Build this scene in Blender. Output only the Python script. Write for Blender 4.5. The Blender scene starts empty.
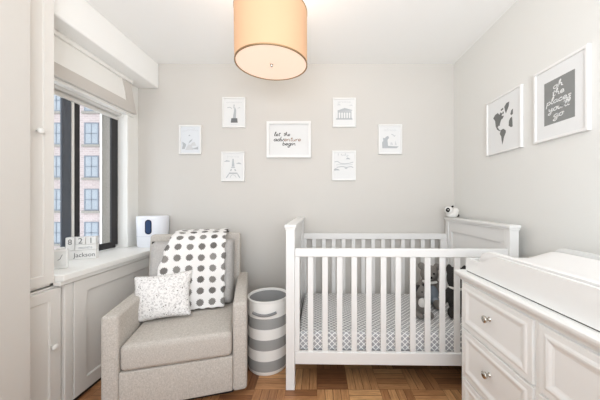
import bpy, bmesh, math, random
from mathutils import Vector, Matrix
random.seed(7)
S = bpy.context.scene
COL = S.collection
PI = math.pi

# ------------------------------------------------------------------ camera, world, lights, exposure
cam_d = bpy.data.cameras.new('camera')
cam_d.sensor_width = 36.0
cam_d.lens = 15.0
cam_d.shift_x = -17 / 600
cam_d.shift_y = 2 / 600
cam_d.clip_start = 0.02
cam = bpy.data.objects.new('camera', cam_d)
COL.objects.link(cam)
cam.location = (0, 0, 1.2)
cam.rotation_euler = (PI / 2, 0, 0)
S.camera = cam

w = bpy.data.worlds.new('world'); S.world = w
w.use_nodes = True
bg = w.node_tree.nodes['Background']
bg.inputs[0].default_value = (0.88, 0.94, 1.0, 1)
bg.inputs[1].default_value = 1.7

# flash-like area light added behind the camera, bounced off the ceiling to brighten it
fl = bpy.data.lights.new('bounce_flash', 'AREA'); fl.shape = 'RECTANGLE'; fl.size = 1.2; fl.size_y = 0.8
fl.energy = 40; fl.color = (0.89, 0.94, 1.0)
flo = bpy.data.objects.new('bounce_flash', fl); COL.objects.link(flo)
flo.location = (0.1, -0.75, 1.35); flo.rotation_euler = (math.radians(152), 0, 0)


S.view_settings.view_transform = 'Standard'
S.view_settings.look = 'None'
S.view_settings.gamma = 1
S.view_settings.use_curve_mapping = False
S.view_settings.exposure = 0.38
S.cycles.use_denoising = True
S.cycles.max_bounces = 10
S.cycles.diffuse_bounces = 6

# ------------------------------------------------------------------ materials
def srgb(r, g, b):
    f = lambda c: (c / 255 / 12.92) if c / 255 <= 0.04045 else ((c / 255 + 0.055) / 1.055) ** 2.4
    return (f(r), f(g), f(b), 1)

class NT:
    def __init__(s, name):
        s.m = bpy.data.materials.new(name); s.m.use_nodes = True
        s.t = s.m.node_tree; s.p = s.t.nodes['Principled BSDF']; s.out = s.t.nodes['Material Output']
    def n(s, typ, **kw):
        nd = s.t.nodes.new(typ)
        for k, v in kw.items():
            setattr(nd, k, v)
        return nd
    def l(s, a, b): s.t.links.new(a, b)
    def math(s, op, a, b=None):
        nd = s.n('ShaderNodeMath', operation=op)
        for i, v in enumerate((a, b)):
            if v is None: continue
            if isinstance(v, (int, float)): nd.inputs[i].default_value = v
            else: s.l(v, nd.inputs[i])
        return nd.outputs[0]
    def mix(s, fac, a, b):
        nd = s.n('ShaderNodeMix', data_type='RGBA')
        for i, v in ((0, fac), (6, a), (7, b)):
            if isinstance(v, (int, float, tuple)): nd.inputs[i].default_value = v
            else: s.l(v, nd.inputs[i])
        return nd.outputs[2]
    def bump(s, h, strength, dist=0.01):
        b = s.n('ShaderNodeBump'); b.inputs['Strength'].default_value = strength
        b.inputs['Distance'].default_value = dist
        s.l(h, b.inputs['Height']); s.l(b.outputs[0], s.p.inputs['Normal'])
    def noise(s, scale, detail=3, coord=None, rough=0.5):
        nd = s.n('ShaderNodeTexNoise'); nd.inputs['Scale'].default_value = scale
        nd.inputs['Detail'].default_value = detail; nd.inputs['Roughness'].default_value = rough
        if coord is not None: s.l(coord, nd.inputs['Vector'])
        return nd.outputs['Fac']
    def obj(s): return s.n('ShaderNodeTexCoord').outputs['Object']

def paint(name, rgb, rough=0.5, bump=0.0, scale=60, vary=0.02, spec=0.4):
    k = NT(name); c = srgb(*rgb)
    n = k.noise(scale, 3, k.obj())
    dark = tuple(v * (1 - vary * 2) for v in c[:3]) + (1,)
    k.l(k.mix(n, dark, c), k.p.inputs['Base Color'])
    k.p.inputs['Roughness'].default_value = rough
    k.p.inputs['Specular IOR Level'].default_value = spec
    if bump: k.bump(n, bump)
    return k.m

def metal(name, rgb, rough=0.25):
    k = NT(name); k.p.inputs['Base Color'].default_value = srgb(*rgb)
    k.p.inputs['Metallic'].default_value = 1
    n = k.noise(40, 2, k.obj()); k.l(k.math('ADD', k.math('MULTIPLY', n, 0.1), rough), k.p.inputs['Roughness'])
    return k.m

def linen(name, a, b, scale=260):
    k = NT(name); co = k.obj()
    mp = k.n('ShaderNodeMapping'); mp.inputs['Scale'].default_value = (1, 1, 0.25); k.l(co, mp.inputs['Vector'])
    n1 = k.noise(scale, 3, mp.outputs[0], 0.7)
    mp2 = k.n('ShaderNodeMapping'); mp2.inputs['Scale'].default_value = (0.3, 0.3, 1.3); k.l(co, mp2.inputs['Vector'])
    n2 = k.noise(scale, 3, mp2.outputs[0], 0.7)
    f = k.math('MULTIPLY', k.math('ADD', n1, n2), 0.5)
    r = k.n('ShaderNodeValToRGB'); r.color_ramp.elements[0].position = 0.36; r.color_ramp.elements[1].position = 0.64
    r.color_ramp.elements[0].color = srgb(*a); r.color_ramp.elements[1].color = srgb(*b)
    k.l(f, r.inputs[0]); k.l(r.outputs[0], k.p.inputs['Base Color'])
    k.p.inputs['Roughness'].default_value = 0.95; k.p.inputs['Specular IOR Level'].default_value = 0.15
    k.bump(f, 0.2, 0.002)
    return k.m

def glow(name, rgb, strength, base=None):
    k = NT(name); k.p.inputs['Base Color'].default_value = srgb(*(base or rgb))
    k.p.inputs['Roughness'].default_value = 0.8
    n = k.noise(300, 2, k.obj())
    e = k.mix(n, srgb(*rgb), tuple(v * 0.97 for v in srgb(*rgb)[:3]) + (1,))
    k.l(e, k.p.inputs['Emission Color']); k.p.inputs['Emission Strength'].default_value = strength
    return k.m

M = {}
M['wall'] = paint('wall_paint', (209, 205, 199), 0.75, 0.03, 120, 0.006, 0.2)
M['wall_lit'] = paint('wall_paint_lit', (223, 222, 218), 0.75, 0.03, 120, 0.006, 0.2)  # same paint as the back wall; light falloff between them put into the colours
M['ceil'] = paint('ceiling_paint', (246, 246, 244), 0.8, 0.02, 120, 0.005, 0.2)
M['trim'] = paint('trim_paint', (240, 239, 235), 0.4, 0.0, 30, 0.006)
M['cab'] = paint('cabinet_paint', (229, 226, 221), 0.45, 0.0, 30, 0.008)
M['white'] = paint('white_furniture_paint', (233, 233, 231), 0.35, 0.0, 25, 0.006)
M['crib'] = paint('white_crib_paint', (230, 229, 227), 0.35, 0.0, 25, 0.006)
M['frame'] = paint('white_frame_lacquer', (232, 231, 229), 0.35, 0.0, 25, 0.005)
M['paper'] = paint('white_paper', (226, 226, 225), 0.85, 0.0, 60, 0.006, 0.1)
M['paper_cool'] = paint('cool_paper', (220, 223, 226), 0.85, 0.0, 60, 0.006, 0.1)
M['ink'] = paint('black_ink', (38, 36, 36), 0.8, 0, 60, 0.02, 0.1)
M['gold'] = paint('bronze_ink', (150, 112, 86), 0.6, 0, 60, 0.02, 0.2)
M['grey_ink'] = paint('grey_ink', (182, 185, 188), 0.85, 0, 90, 0.03, 0.1)
M['pale_ink'] = paint('pale_grey_ink', (210, 211, 212), 0.85, 0, 90, 0.03, 0.1)
M['mid_ink'] = paint('charcoal_grey_ink', (120, 122, 123), 0.85, 0, 90, 0.03, 0.1)
M['block_ink'] = paint('print_grey', (140, 141, 139), 0.85, 0, 90, 0.02, 0.1)
M['map_ink'] = paint('map_grey', (120, 121, 119), 0.85, 0, 90, 0.02, 0.1)
M['dark_frame'] = paint('black_window_metal', (38, 36, 38), 0.4, 0, 40, 0.03)
M['slate_frame'] = paint('slate_window_metal', (86, 92, 102), 0.4, 0, 40, 0.03)
M['band'] = paint('greige_trim_band', (206, 201, 195), 0.8, 0.02, 200, 0.01, 0.1)
M['blind'] = paint('roller_blind_fabric', (214, 212, 208), 0.85, 0.02, 220, 0.01, 0.1)
M['nickel'] = metal('polished_nickel', (190, 186, 178), 0.15)
M['brass'] = metal('shade_trim_metal', (170, 140, 105), 0.4)
M['chair'] = linen('oatmeal_linen', (168, 162, 154), (210, 204, 197), 330)
M['chairc'] = linen('grey_linen_cushion', (164, 161, 158), (202, 199, 196), 330)
M['dark'] = paint('dark_base', (45, 38, 34), 0.6, 0, 40, 0.05)
M['purifier'] = paint('white_plastic', (238, 240, 246), 0.3, 0, 30, 0.004)
M['purifier2'] = paint('seam_plastic', (205, 210, 222), 0.4, 0, 30, 0.004)
M['display'] = paint('blue_display', (52, 74, 112), 0.2, 0, 60, 0.05)
M['displayrim'] = paint('navy_display_rim', (34, 44, 72), 0.2, 0, 60, 0.05)
M['shade'] = glow('lit_linen_shade', (255, 200, 142), 0.16, (196, 157, 126))
M['diff'] = glow('lit_diffuser', (255, 226, 200), 0.36, (228, 212, 196))
M['outstone'] = paint('pale_stone', (150, 146, 139), 0.9, 0, 3, 0.03, 0.1)
M['outreveal'] = paint('grey_render', (150, 145, 137), 0.9, 0.1, 8, 0.05, 0.1)
M['outframe'] = paint('outdoor_window_frame', (120, 128, 138), 0.6, 0, 10, 0.03)
M['outglass'] = paint('outdoor_window_glass', (160, 168, 176), 0.15, 0, 2, 0.12)
M['support'] = paint('dark_spring_support', (40, 40, 42), 0.6, 0, 40, 0.05)
M['blue_plush'] = paint('blue_grey_plush', (150, 160, 170), 0.95, 0.5, 180, 0.12, 0.05)
M['grey_plush'] = paint('grey_plush', (140, 135, 130), 0.95, 0.6, 160, 0.16, 0.05)
M['dark_plush'] = paint('charcoal_plush', (78, 76, 75), 0.95, 0.9, 120, 0.28, 0.05)
M['pale_plush'] = paint('pale_plush', (205, 202, 198), 0.95, 0.6, 160, 0.1, 0.05)
M['white_plush'] = paint('white_plush', (236, 234, 230), 0.95, 0.5, 160, 0.05, 0.05)
M['black_plush'] = paint('black_plush', (22, 22, 23), 0.9, 0.5, 160, 0.05, 0.1)
M['ear_in'] = paint('plush_inner_ear', (180, 172, 168), 0.95, 0.3, 160, 0.05, 0.05)
M['lining'] = paint('grey_lining', (150, 150, 150), 0.95, 0.1, 200, 0.05, 0.05)
M['pad'] = paint('white_pad_cover', (232, 230, 228), 0.85, 0.05, 200, 0.008, 0.1)
M['clockface'] = paint('clock_face', (222, 222, 220), 0.5, 0, 60, 0.01)

def floor_mat():
    k = NT('oak_parquet'); co = k.obj()
    sx = k.n('ShaderNodeSeparateXYZ'); k.l(co, sx.inputs[0])
    P = 0.2
    u = k.math('DIVIDE', sx.outputs[0], P); v = k.math('DIVIDE', sx.outputs[1], P)
    fu = k.math('FLOOR', u); fv = k.math('FLOOR', v)
    par = k.math('ABSOLUTE', k.math('MODULO', k.math('ADD', fu, fv), 2))
    N = 4.0
    su = k.math('MULTIPLY', u, N); sv = k.math('MULTIPLY', v, N)
    def sel(a, b):
        return k.math('ADD', k.math('MULTIPLY', a, par), k.math('MULTIPLY', b, k.math('SUBTRACT', 1.0, par)))
    strip = sel(k.math('FLOOR', su), k.math('FLOOR', sv))
    fr = sel(k.math('FRACT', su), k.math('FRACT', sv))
    cmb = k.n('ShaderNodeCombineXYZ'); k.l(sel(strip, fu), cmb.inputs[0]); k.l(sel(fv, strip), cmb.inputs[1]); k.l(par, cmb.inputs[2])
    wn = k.n('ShaderNodeTexWhiteNoise'); k.l(cmb.outputs[0], wn.inputs['Vector'])
    c2 = k.n('ShaderNodeCombineXYZ'); k.l(fu, c2.inputs[0]); k.l(fv, c2.inputs[1])
    wb = k.n('ShaderNodeTexWhiteNoise'); k.l(c2.outputs[0], wb.inputs['Vector'])
    mixv = k.math('ADD', k.math('MULTIPLY', wn.outputs['Value'], 0.45), k.math('MULTIPLY', wb.outputs['Value'], 0.55))
    r = k.n('ShaderNodeValToRGB'); e = r.color_ramp.elements
    e[0].position = 0.1; e[0].color = srgb(134, 90, 60); e[1].position = 0.9; e[1].color = srgb(216, 168, 118)
    m = e.new(0.5); m.color = srgb(180, 130, 88)
    k.l(mixv, r.inputs[0])
    gm1 = k.n('ShaderNodeMapping'); gm1.inputs['Scale'].default_value = (8, 90, 1); k.l(co, gm1.inputs['Vector'])
    gm2 = k.n('ShaderNodeMapping'); gm2.inputs['Scale'].default_value = (90, 8, 1); k.l(co, gm2.inputs['Vector'])
    g = sel(k.noise(1, 4, gm2.outputs[0], 0.7), k.noise(1, 4, gm1.outputs[0], 0.7))
    gc = k.n('ShaderNodeValToRGB'); gc.color_ramp.elements[0].color = (0.55, 0.5, 0.48, 1); gc.color_ramp.elements[1].color = (1.2, 1.2, 1.2, 1)
    gc.color_ramp.elements[0].position = 0.3; gc.color_ramp.elements[1].position = 0.7; k.l(g, gc.inputs[0])
    mul = k.n('ShaderNodeMix', data_type='RGBA', blend_type='MULTIPLY'); mul.inputs[0].default_value = 0.8
    k.l(r.outputs[0], mul.inputs[6]); k.l(gc.outputs[0], mul.inputs[7])
    ed = k.math('MINIMUM', fr, k.math('SUBTRACT', 1.0, fr))
    line = k.math('LESS_THAN', ed, 0.03)
    k.l(k.mix(line, mul.outputs[2], srgb(96, 62, 40)), k.p.inputs['Base Color'])
    k.p.inputs['Roughness'].default_value = 0.35
    return k.m
M['floor'] = floor_mat()

def brick_mat():
    k = NT('pale_brick'); co = k.obj()
    sx = k.n('ShaderNodeSeparateXYZ'); k.l(co, sx.inputs[0])
    cb = k.n('ShaderNodeCombineXYZ'); k.l(k.math('ADD', sx.outputs[0], sx.outputs[1]), cb.inputs[0]); k.l(sx.outputs[2], cb.inputs[1])
    b = k.n('ShaderNodeTexBrick'); k.l(cb.outputs[0], b.inputs['Vector'])
    b.inputs['Color1'].default_value = srgb(186, 171, 169); b.inputs['Color2'].default_value = srgb(170, 156, 154)
    b.inputs['Mortar'].default_value = srgb(192, 182, 180); b.inputs['Scale'].default_value = 1.0
    b.inputs['Brick Width'].default_value = 0.5; b.inputs['Row Height'].default_value = 0.18; b.inputs['Mortar Size'].default_value = 0.02
    k.l(b.outputs[0], k.p.inputs['Base Color']); k.p.inputs['Roughness'].default_value = 0.95
    return k.m
M['brick'] = brick_mat()

def sheet_mat():
    k = NT('lattice_sheet'); co = k.obj()
    sx = k.n('ShaderNodeSeparateXYZ'); k.l(co, sx.inputs[0])
    P = 0.038
    u = k.math('DIVIDE', sx.outputs[0], P); v = k.math('DIVIDE', k.math('ADD', sx.outputs[1], sx.outputs[2]), P)
    a = k.math('FRACT', k.math('ADD', u, v)); b = k.math('FRACT', k.math('SUBTRACT', u, v))
    da = k.math('ABSOLUTE', k.math('SUBTRACT', a, 0.5)); db = k.math('ABSOLUTE', k.math('SUBTRACT', b, 0.5))
    ln = k.math('GREATER_THAN', k.math('MAXIMUM', da, db), 0.40)
    k.l(k.mix(ln, srgb(172, 172, 174), srgb(244, 243, 241)), k.p.inputs['Base Color'])
    k.p.inputs['Roughness'].default_value = 0.95; k.p.inputs['Specular IOR Level'].default_value = 0.1
    return k.m
M['sheet'] = sheet_mat()

def blanket_mat():
    k = NT('dotted_crochet')
    uv = k.n('ShaderNodeTexCoord').outputs['UV']
    sx = k.n('ShaderNodeSeparateXYZ'); k.l(uv, sx.inputs[0])
    u, v = sx.outputs[0], sx.outputs[1]
    du = k.math('SUBTRACT', k.math('FRACT', u), 0.5); dv = k.math('SUBTRACT', k.math('FRACT', v), 0.5)
    r = k.math('SQRT', k.math('ADD', k.math('MULTIPLY', du, du), k.math('MULTIPLY', dv, dv)))
    th = k.math('ARCTAN2', dv, du)
    spike = k.math('MULTIPLY', k.math('SINE', k.math('MULTIPLY', th, 13.0)), 0.035)
    inside = k.math('LESS_THAN', k.math('ADD', r, spike), 0.30)
    cb = k.n('ShaderNodeCombineXYZ'); k.l(k.math('FLOOR', u), cb.inputs[0]); k.l(k.math('FLOOR', v), cb.inputs[1])
    wn = k.n('ShaderNodeTexWhiteNoise'); k.l(cb.outputs[0], wn.inputs['Vector'])
    dot = k.mix(wn.outputs['Value'], srgb(84, 82, 80), srgb(140, 137, 133))
    ring = k.math('MULTIPLY', k.math('SINE', k.math('MULTIPLY', r, 70.0)), 0.5)
    dot2 = k.mix(k.math('MULTIPLY', k.math('ADD', ring, 0.5), 0.35), dot, srgb(165, 160, 155))
    k.l(k.mix(inside, srgb(240, 238, 236), dot2), k.p.inputs['Base Color'])
    k.p.inputs['Roughness'].default_value = 0.95; k.p.inputs['Specular IOR Level'].default_value = 0.1
    k.bump(k.noise(220, 3, k.obj(), 0.7), 0.5, 0.006)
    return k.m
M['blanket'] = blanket_mat()

def speckle_mat():
    k = NT('speckled_cotton'); co = k.obj()
    vo = k.n('ShaderNodeTexVoronoi'); vo.inputs['Scale'].default_value = 75; k.l(co, vo.inputs['Vector'])
    d = vo.outputs['Distance']
    rnd = k.n('ShaderNodeSeparateColor'); k.l(vo.outputs['Color'], rnd.inputs[0])
    spot = k.math('MULTIPLY', k.math('LESS_THAN', d, 0.27), k.math('GREATER_THAN', rnd.outputs[0], 0.88))
    n = k.noise(90, 4, co, 0.75)
    sm = k.math('GREATER_THAN', n, 0.54)
    c = k.mix(k.math('MULTIPLY', sm, 0.55), srgb(240, 238, 236), srgb(165, 160, 160))
    k.l(k.mix(spot, c, srgb(92, 84, 82)), k.p.inputs['Base Color'])
    k.p.inputs['Roughness'].default_value = 0.95; k.p.inputs['Specular IOR Level'].default_value = 0.1
    k.bump(k.noise(25, 3, co), 0.3, 0.01)
    return k.m
M['speckle'] = speckle_mat()

def stripe_mat():
    k = NT('striped_canvas'); co = k.obj()
    sx = k.n('ShaderNodeSeparateXYZ'); k.l(co, sx.inputs[0])
    f = k.math('FRACT', k.math('DIVIDE', k.math('SUBTRACT', sx.outputs[2], 0.03), 0.146))
    g = k.math('MULTIPLY', k.math('LESS_THAN', f, 0.5), k.math('LESS_THAN', sx.outputs[2], 0.41))
    g = k.math('MULTIPLY', g, k.math('GREATER_THAN', sx.outputs[2], 0.03))
    k.l(k.mix(g, srgb(238, 236, 232), srgb(160, 160, 158)), k.p.inputs['Base Color'])
    k.p.inputs['Roughness'].default_value = 0.95; k.p.inputs['Specular IOR Level'].default_value = 0.1
    k.bump(k.noise(350, 2, co), 0.25, 0.004)
    return k.m
M['stripe'] = stripe_mat()

def glass_mat():
    k = NT('window_glass')
    tr = k.n('ShaderNodeBsdfTransparent'); gl = k.n('ShaderNodeBsdfGlossy'); gl.inputs['Roughness'].default_value = 0.02
    mx = k.n('ShaderNodeMixShader'); mx.inputs[0].default_value = 0.05
    k.l(tr.outputs[0], mx.inputs[1]); k.l(gl.outputs[0], mx.inputs[2]); k.l(mx.outputs[0], k.out.inputs['Surface'])
    return k.m
M['glass'] = glass_mat()

# ------------------------------------------------------------------ geometry helpers
def new(): return bmesh.new()

def box(bm, x0, x1, y0, y1, z0, z1, bev=0.0, seg=2, mat=None):
    r = bmesh.ops.create_cube(bm, size=1.0)
    vs = r['verts']
    for v in vs:
        v.co = Vector((x0 + (v.co.x + .5) * (x1 - x0), y0 + (v.co.y + .5) * (y1 - y0), z0 + (v.co.z + .5) * (z1 - z0)))
    if bev > 0:
        es = list({e for v in vs for e in v.link_edges})
        rr = bmesh.ops.bevel(bm, geom=es, offset=bev, segments=seg, affect='EDGES', profile=0.5)
        vs = list({v for f in rr['faces'] for v in f.verts} | {v for v in vs if v.is_valid})
    if mat is not None:
        for v in vs: v.co = mat @ v.co
    return vs

def cyl(bm, p0, p1, r0, r1=None, n=20, cap=True):
    p0, p1 = Vector(p0), Vector(p1); r1 = r0 if r1 is None else r1
    ax = (p1 - p0).normalized(); q = Vector((0, 0, 1)).rotation_difference(ax)
    a = [bm.verts.new(p0 + q @ Vector((r0 * math.cos(2 * PI * i / n), r0 * math.sin(2 * PI * i / n), 0))) for i in range(n)]
    b = [bm.verts.new(p1 + q @ Vector((r1 * math.cos(2 * PI * i / n), r1 * math.sin(2 * PI * i / n), 0))) for i in range(n)]
    for i in range(n):
        bm.faces.new((a[i], a[(i + 1) % n], b[(i + 1) % n], b[i]))
    if cap:
        bm.faces.new(a[::-1]); bm.faces.new(b)

def lathe(bm, prof, c=(0, 0, 0), axis='Z', n=28, caps=True):
    rings = []
    for r, h in prof:
        ring = []
        for i in range(n):
            t = 2 * PI * i / n; a, b = r * math.cos(t), r * math.sin(t)
            p = {'Z': (a, b, h), 'X': (h, a, b), 'Y': (b, h, a)}[axis]
            ring.append(bm.verts.new(Vector(p) + Vector(c)))
        rings.append(ring)
    for A, B in zip(rings, rings[1:]):
        for i in range(n):
            bm.faces.new((A[i], A[(i + 1) % n], B[(i + 1) % n], B[i]))
    if caps:
        bm.faces.new(rings[0][::-1]); bm.faces.new(rings[-1])

def ell(bm, c, r, rot=None, u=20, v=14):
    res = bmesh.ops.create_uvsphere(bm, u_segments=u, v_segments=v, radius=1.0)
    m = Matrix.Translation(c) @ (rot.to_4x4() if rot else Matrix.Identity(4)) @ Matrix.Diagonal((r[0], r[1], r[2], 1))
    for q in res['verts']: q.co = m @ q.co

def prism(bm, pts, fn0, fn1):
    """extrude polygon pts (2D) between two mapping functions"""
    a = [bm.verts.new(fn0(*p)) for p in pts]; b = [bm.verts.new(fn1(*p)) for p in pts]
    n = len(pts)
    for i in range(n): bm.faces.new((a[i], a[(i + 1) % n], b[(i + 1) % n], b[i]))
    bm.faces.new(a[::-1]); bm.faces.new(b)

def panel(bm, x0, x1, z0, z1, yb, prof):
    """framed slab facing -y: prof = [(inset, y)] loops from the outer edge to the middle, closed behind at y=yb"""
    loops = []
    for ins, y in [(0, yb)] + prof:
        loops.append([bm.verts.new((a, y, b)) for a, b in ((x0 + ins, z0 + ins), (x1 - ins, z0 + ins), (x1 - ins, z1 - ins), (x0 + ins, z1 - ins))])
    for A, B in zip(loops, loops[1:]):
        for i in range(4): bm.faces.new((A[i], A[(i + 1) % 4], B[(i + 1) % 4], B[i]))
    bm.faces.new(loops[0][::-1]); bm.faces.new(loops[-1])

def ringframe(bm, x0, x1, z0, z1, prof, back=0.0):
    """picture-frame moulding facing -y; prof = [(inset, y)] from outside to inside; open in the middle"""
    loops = []
    full = [(prof[0][0], back)] + prof + [(prof[-1][0], back)]
    for ins, y in full:
        loops.append([bm.verts.new((a, y, b)) for a, b in ((x0 + ins, z0 + ins), (x1 - ins, z0 + ins), (x1 - ins, z1 - ins), (x0 + ins, z1 - ins))])
    k = len(loops)
    for j in range(k):
        A, B = loops[j], loops[(j + 1) % k]
        for i in range(4): bm.faces.new((A[i], A[(i + 1) % 4], B[(i + 1) % 4], B[i]))

def obj(name, bm, mat, parent=None, smooth=False, label=None, mods=None, recalc=True):
    if recalc: bmesh.ops.recalc_face_normals(bm, faces=bm.faces)
    me = bpy.data.meshes.new(name); bm.to_mesh(me); bm.free()
    o = bpy.data.objects.new(name, me); COL.objects.link(o)
    me.materials.append(M[mat] if isinstance(mat, str) else mat)
    if smooth:
        for p in me.polygons: p.use_smooth = True
        if smooth == 'auto':
            me.set_sharp_from_angle(angle=math.radians(40))
    if parent is not None: o.parent = parent
    if label: o['label'] = label
    if mods:
        for typ, kw in mods:
            md = o.modifiers.new(typ.lower(), typ)
            for a, b in kw.items(): setattr(md, a, b)
        dg = bpy.context.evaluated_depsgraph_get()
        me2 = bpy.data.meshes.new_from_object(o.evaluated_get(dg))
        o.modifiers.clear(); o.data = me2; me2.name = name
        if smooth:
            for p in me2.polygons: p.use_smooth = True
    return o

def thing(name, label, cat, loc=(0, 0, 0), rotz=0.0, group=None):
    o = bpy.data.objects.new(name, None); COL.objects.link(o); o.empty_display_size = 0.1
    o.location = loc; o.rotation_euler = (0, 0, rotz)
    o['label'] = label; o['category'] = cat
    if group: o['group'] = group
    return o
def tag(o, label, cat, group=None, kind=None):
    o['label'] = label; o['category'] = cat
    if group: o['group'] = group
    if kind: o['kind'] = kind
    return o
def struct(o, label=None, cat=None):
    o['kind'] = 'structure'
    if label: o['label'] = label
    if cat: o['category'] = cat
    return o

# handwriting: one-stroke letters, smoothed and given the width of a brush
GL = {
 'a': (1.0, [[(.8,.9),(.4,1),(.05,.5),(.35,0),(.72,.45),(.8,1),(.78,.2),(1,.08)]]),
 'b': (.9, [[(.1,2.1),(.1,1),(.12,.05),(.5,0),(.78,.5),(.5,1),(.14,.65)]]),
 'c': (.85, [[(.72,.82),(.42,1),(.05,.5),(.35,0),(.85,.25)]]),
 'd': (1.0, [[(.75,.85),(.4,1),(.05,.5),(.35,0),(.75,.6),(.88,2.1),(.8,.2),(1,.06)]]),
 'e': (.85, [[(0,.35),(.65,.6),(.58,.95),(.3,1),(.06,.5),(.3,0),(.85,.25)]]),
 'f': (.7, [[(.65,1.9),(.4,2.0),(.3,1.2),(.25,-.6)],[(0,1),(.6,1.05)]]),
 'g': (1.0, [[(.8,.9),(.4,1),(.05,.5),(.35,.05),(.72,.5),(.8,1),(.75,-.6),(.4,-1.1),(.1,-.75),(1,.1)]]),
 'h': (1.0, [[(.0,.4),(.35,1.6),(.3,2.15),(.12,1.7),(.1,0)],[(.1,.5),(.45,1),(.68,.75),(.7,.15),(1,.08)]]),
 'i': (.45, [[(0,.6),(.2,1),(.2,.15),(.45,.08)],[(.22,1.45),(.26,1.52)]]),
 'l': (.5, [[(0,.3),(.4,1.7),(.28,2.15),(.12,1.6),(.16,.15),(.5,.08)]]),
 'm': (1.4, [[(.05,1),(.1,0),(.14,.6),(.4,1),(.52,.7),(.54,.1),(.58,.6),(.88,1),(1.02,.7),(1.04,.15),(1.35,.08)]]),
 'n': (.95, [[(.05,1),(.1,0),(.14,.6),(.5,1),(.66,.7),(.68,.15),(.95,.08)]]),
 'o': (.9, [[(.5,1),(.1,.7),(.15,.1),(.55,0),(.75,.5),(.5,1),(.95,.85)]]),
 'p': (.9, [[(.1,1.05),(.08,-1)],[(.1,.6),(.5,1),(.78,.5),(.45,0),(.12,.2)]]),
 'r': (.65, [[(.05,.95),(.12,0)],[(.12,.5),(.35,1),(.62,.88)]]),
 's': (.7, [[(.65,.9),(.3,1),(.2,.7),(.55,.35),(.35,0),(0,.1)]]),
 't': (.6, [[(.3,1.8),(.22,.2),(.55,.08)],[(0,1.2),(.6,1.28)]]),
 'u': (.95, [[(.05,1),(.1,.2),(.38,0),(.65,.4),(.7,1),(.7,.15),(.95,.08)]]),
 'v': (.9, [[(.05,1),(.35,0),(.7,1),(.95,.95)]]),
 'y': (.95, [[(.05,1),(.12,.4),(.42,.2),(.68,1),(.6,-.7),(.3,-1.05),(.1,-.7),(.95,.1)]]),
 'z': (.8, [[(.1,1),(.65,1),(.1,0),(.75,.05)]]),
 'x': (.8, [[(.1,1),(.7,0)],[(.7,1),(.1,0)]]),
 "'": (.35, [[(.2,2.0),(.12,1.6)]]),
 ' ': (.6, []),
}
def smooth_path(p, k=5):
    if len(p) < 3: return [Vector((a, b)) for a, b in p]
    P = [Vector(q) for q in p]; P = [P[0]] + P + [P[-1]]; out = []
    for i in range(1, len(P) - 2):
        for j in range(k):
            t = j / k
            a, b, c, d = P[i - 1], P[i], P[i + 1], P[i + 2]
            out.append(0.5 * ((2 * b) + (c - a) * t + (2 * a - 5 * b + 4 * c - d) * t * t + (3 * b - a - 3 * c + d) * t ** 3))
    out.append(P[-2]); return out
def ribbon(bm, path, wd, y, h=0.0006):
    """flat raised ribbon on an xz plane, front at y-h"""
    n = len(path); L = []; R = []
    for i in range(n):
        d = (path[min(i + 1, n - 1)] - path[max(i - 1, 0)])
        d = d.normalized() if d.length > 1e-9 else Vector((1, 0))
        q = Vector((-d.y, d.x)) * wd / 2
        L.append(path[i] + q); R.append(path[i] - q)
    vs = [[bm.verts.new((p.x, yy, p.y)) for p in s] for s in (L, R) for yy in (y, y - h)]
    a0, a1, b0, b1 = vs
    for i in range(n - 1):
        bm.faces.new((a1[i], a1[i + 1], b1[i + 1], b1[i]))
        bm.faces.new((a0[i], a0[i + 1], a1[i + 1], a1[i])); bm.faces.new((b0[i], b0[i + 1], b1[i + 1], b1[i]))
        bm.faces.new((a0[i], a0[i + 1], b0[i + 1], b0[i]))
    bm.faces.new((a0[0], a1[0], b1[0], b0[0])); bm.faces.new((a0[-1], a1[-1], b1[-1], b0[-1]))
def width_of(t): return sum(GL[c][0] for c in t)
def script(bm, text, x, z, size, y, wd, slant=0.15, rise=0.0, sq=1.0):
    cx = 0
    for ch in text:
        adv, strokes = GL[ch]
        for s in strokes:
            pth = smooth_path(s)
            ribbon(bm, [Vector((x + sq * size * (cx + p.x + slant * p.y), z + size * p.y + rise * size * (cx + p.x))) for p in pth], wd, y)
        cx += adv
def flat(bm, pts, y, h=0.0006):
    prism(bm, pts, lambda a, b: Vector((a, y, b)), lambda a, b: Vector((a, y - h, b)))

def printed(name, text, size, mat, parent, loc, rot, align='CENTER', extrude=0.0004):
    cu = bpy.data.curves.new(name, 'FONT'); cu.body = text; cu.size = size; cu.align_x = align; cu.extrude = extrude
    t = bpy.data.objects.new(name, cu); COL.objects.link(t)
    dg = bpy.context.evaluated_depsgraph_get()
    me = bpy.data.meshes.new_from_object(t.evaluated_get(dg)); bpy.data.objects.remove(t)
    me.name = name; me.materials.clear(); me.materials.append(M[mat])
    o = bpy.data.objects.new(name, me); COL.objects.link(o); o.parent = parent; o.location = loc; o.rotation_euler = rot
    return o

# ------------------------------------------------------------------ room shell
XL, XR, YB, ZC = -1.737, 1.33, 2.426, 2.54
YF = -1.6
bm = new(); box(bm, -1.95, XR + .12, YF, YB + .12, -.1, 0); struct(obj('floor', bm, 'floor'))
bm = new(); box(bm, -1.95, XR + .12, YF, YB + .12, ZC, ZC + .1); struct(obj('ceiling', bm, 'ceil'))
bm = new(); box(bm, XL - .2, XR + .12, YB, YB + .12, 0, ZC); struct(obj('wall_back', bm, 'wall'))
bm = new(); box(bm, XR, XR + .12, YF, YB, 0, ZC); struct(obj('wall_right', bm, 'wall_lit'))
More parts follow.
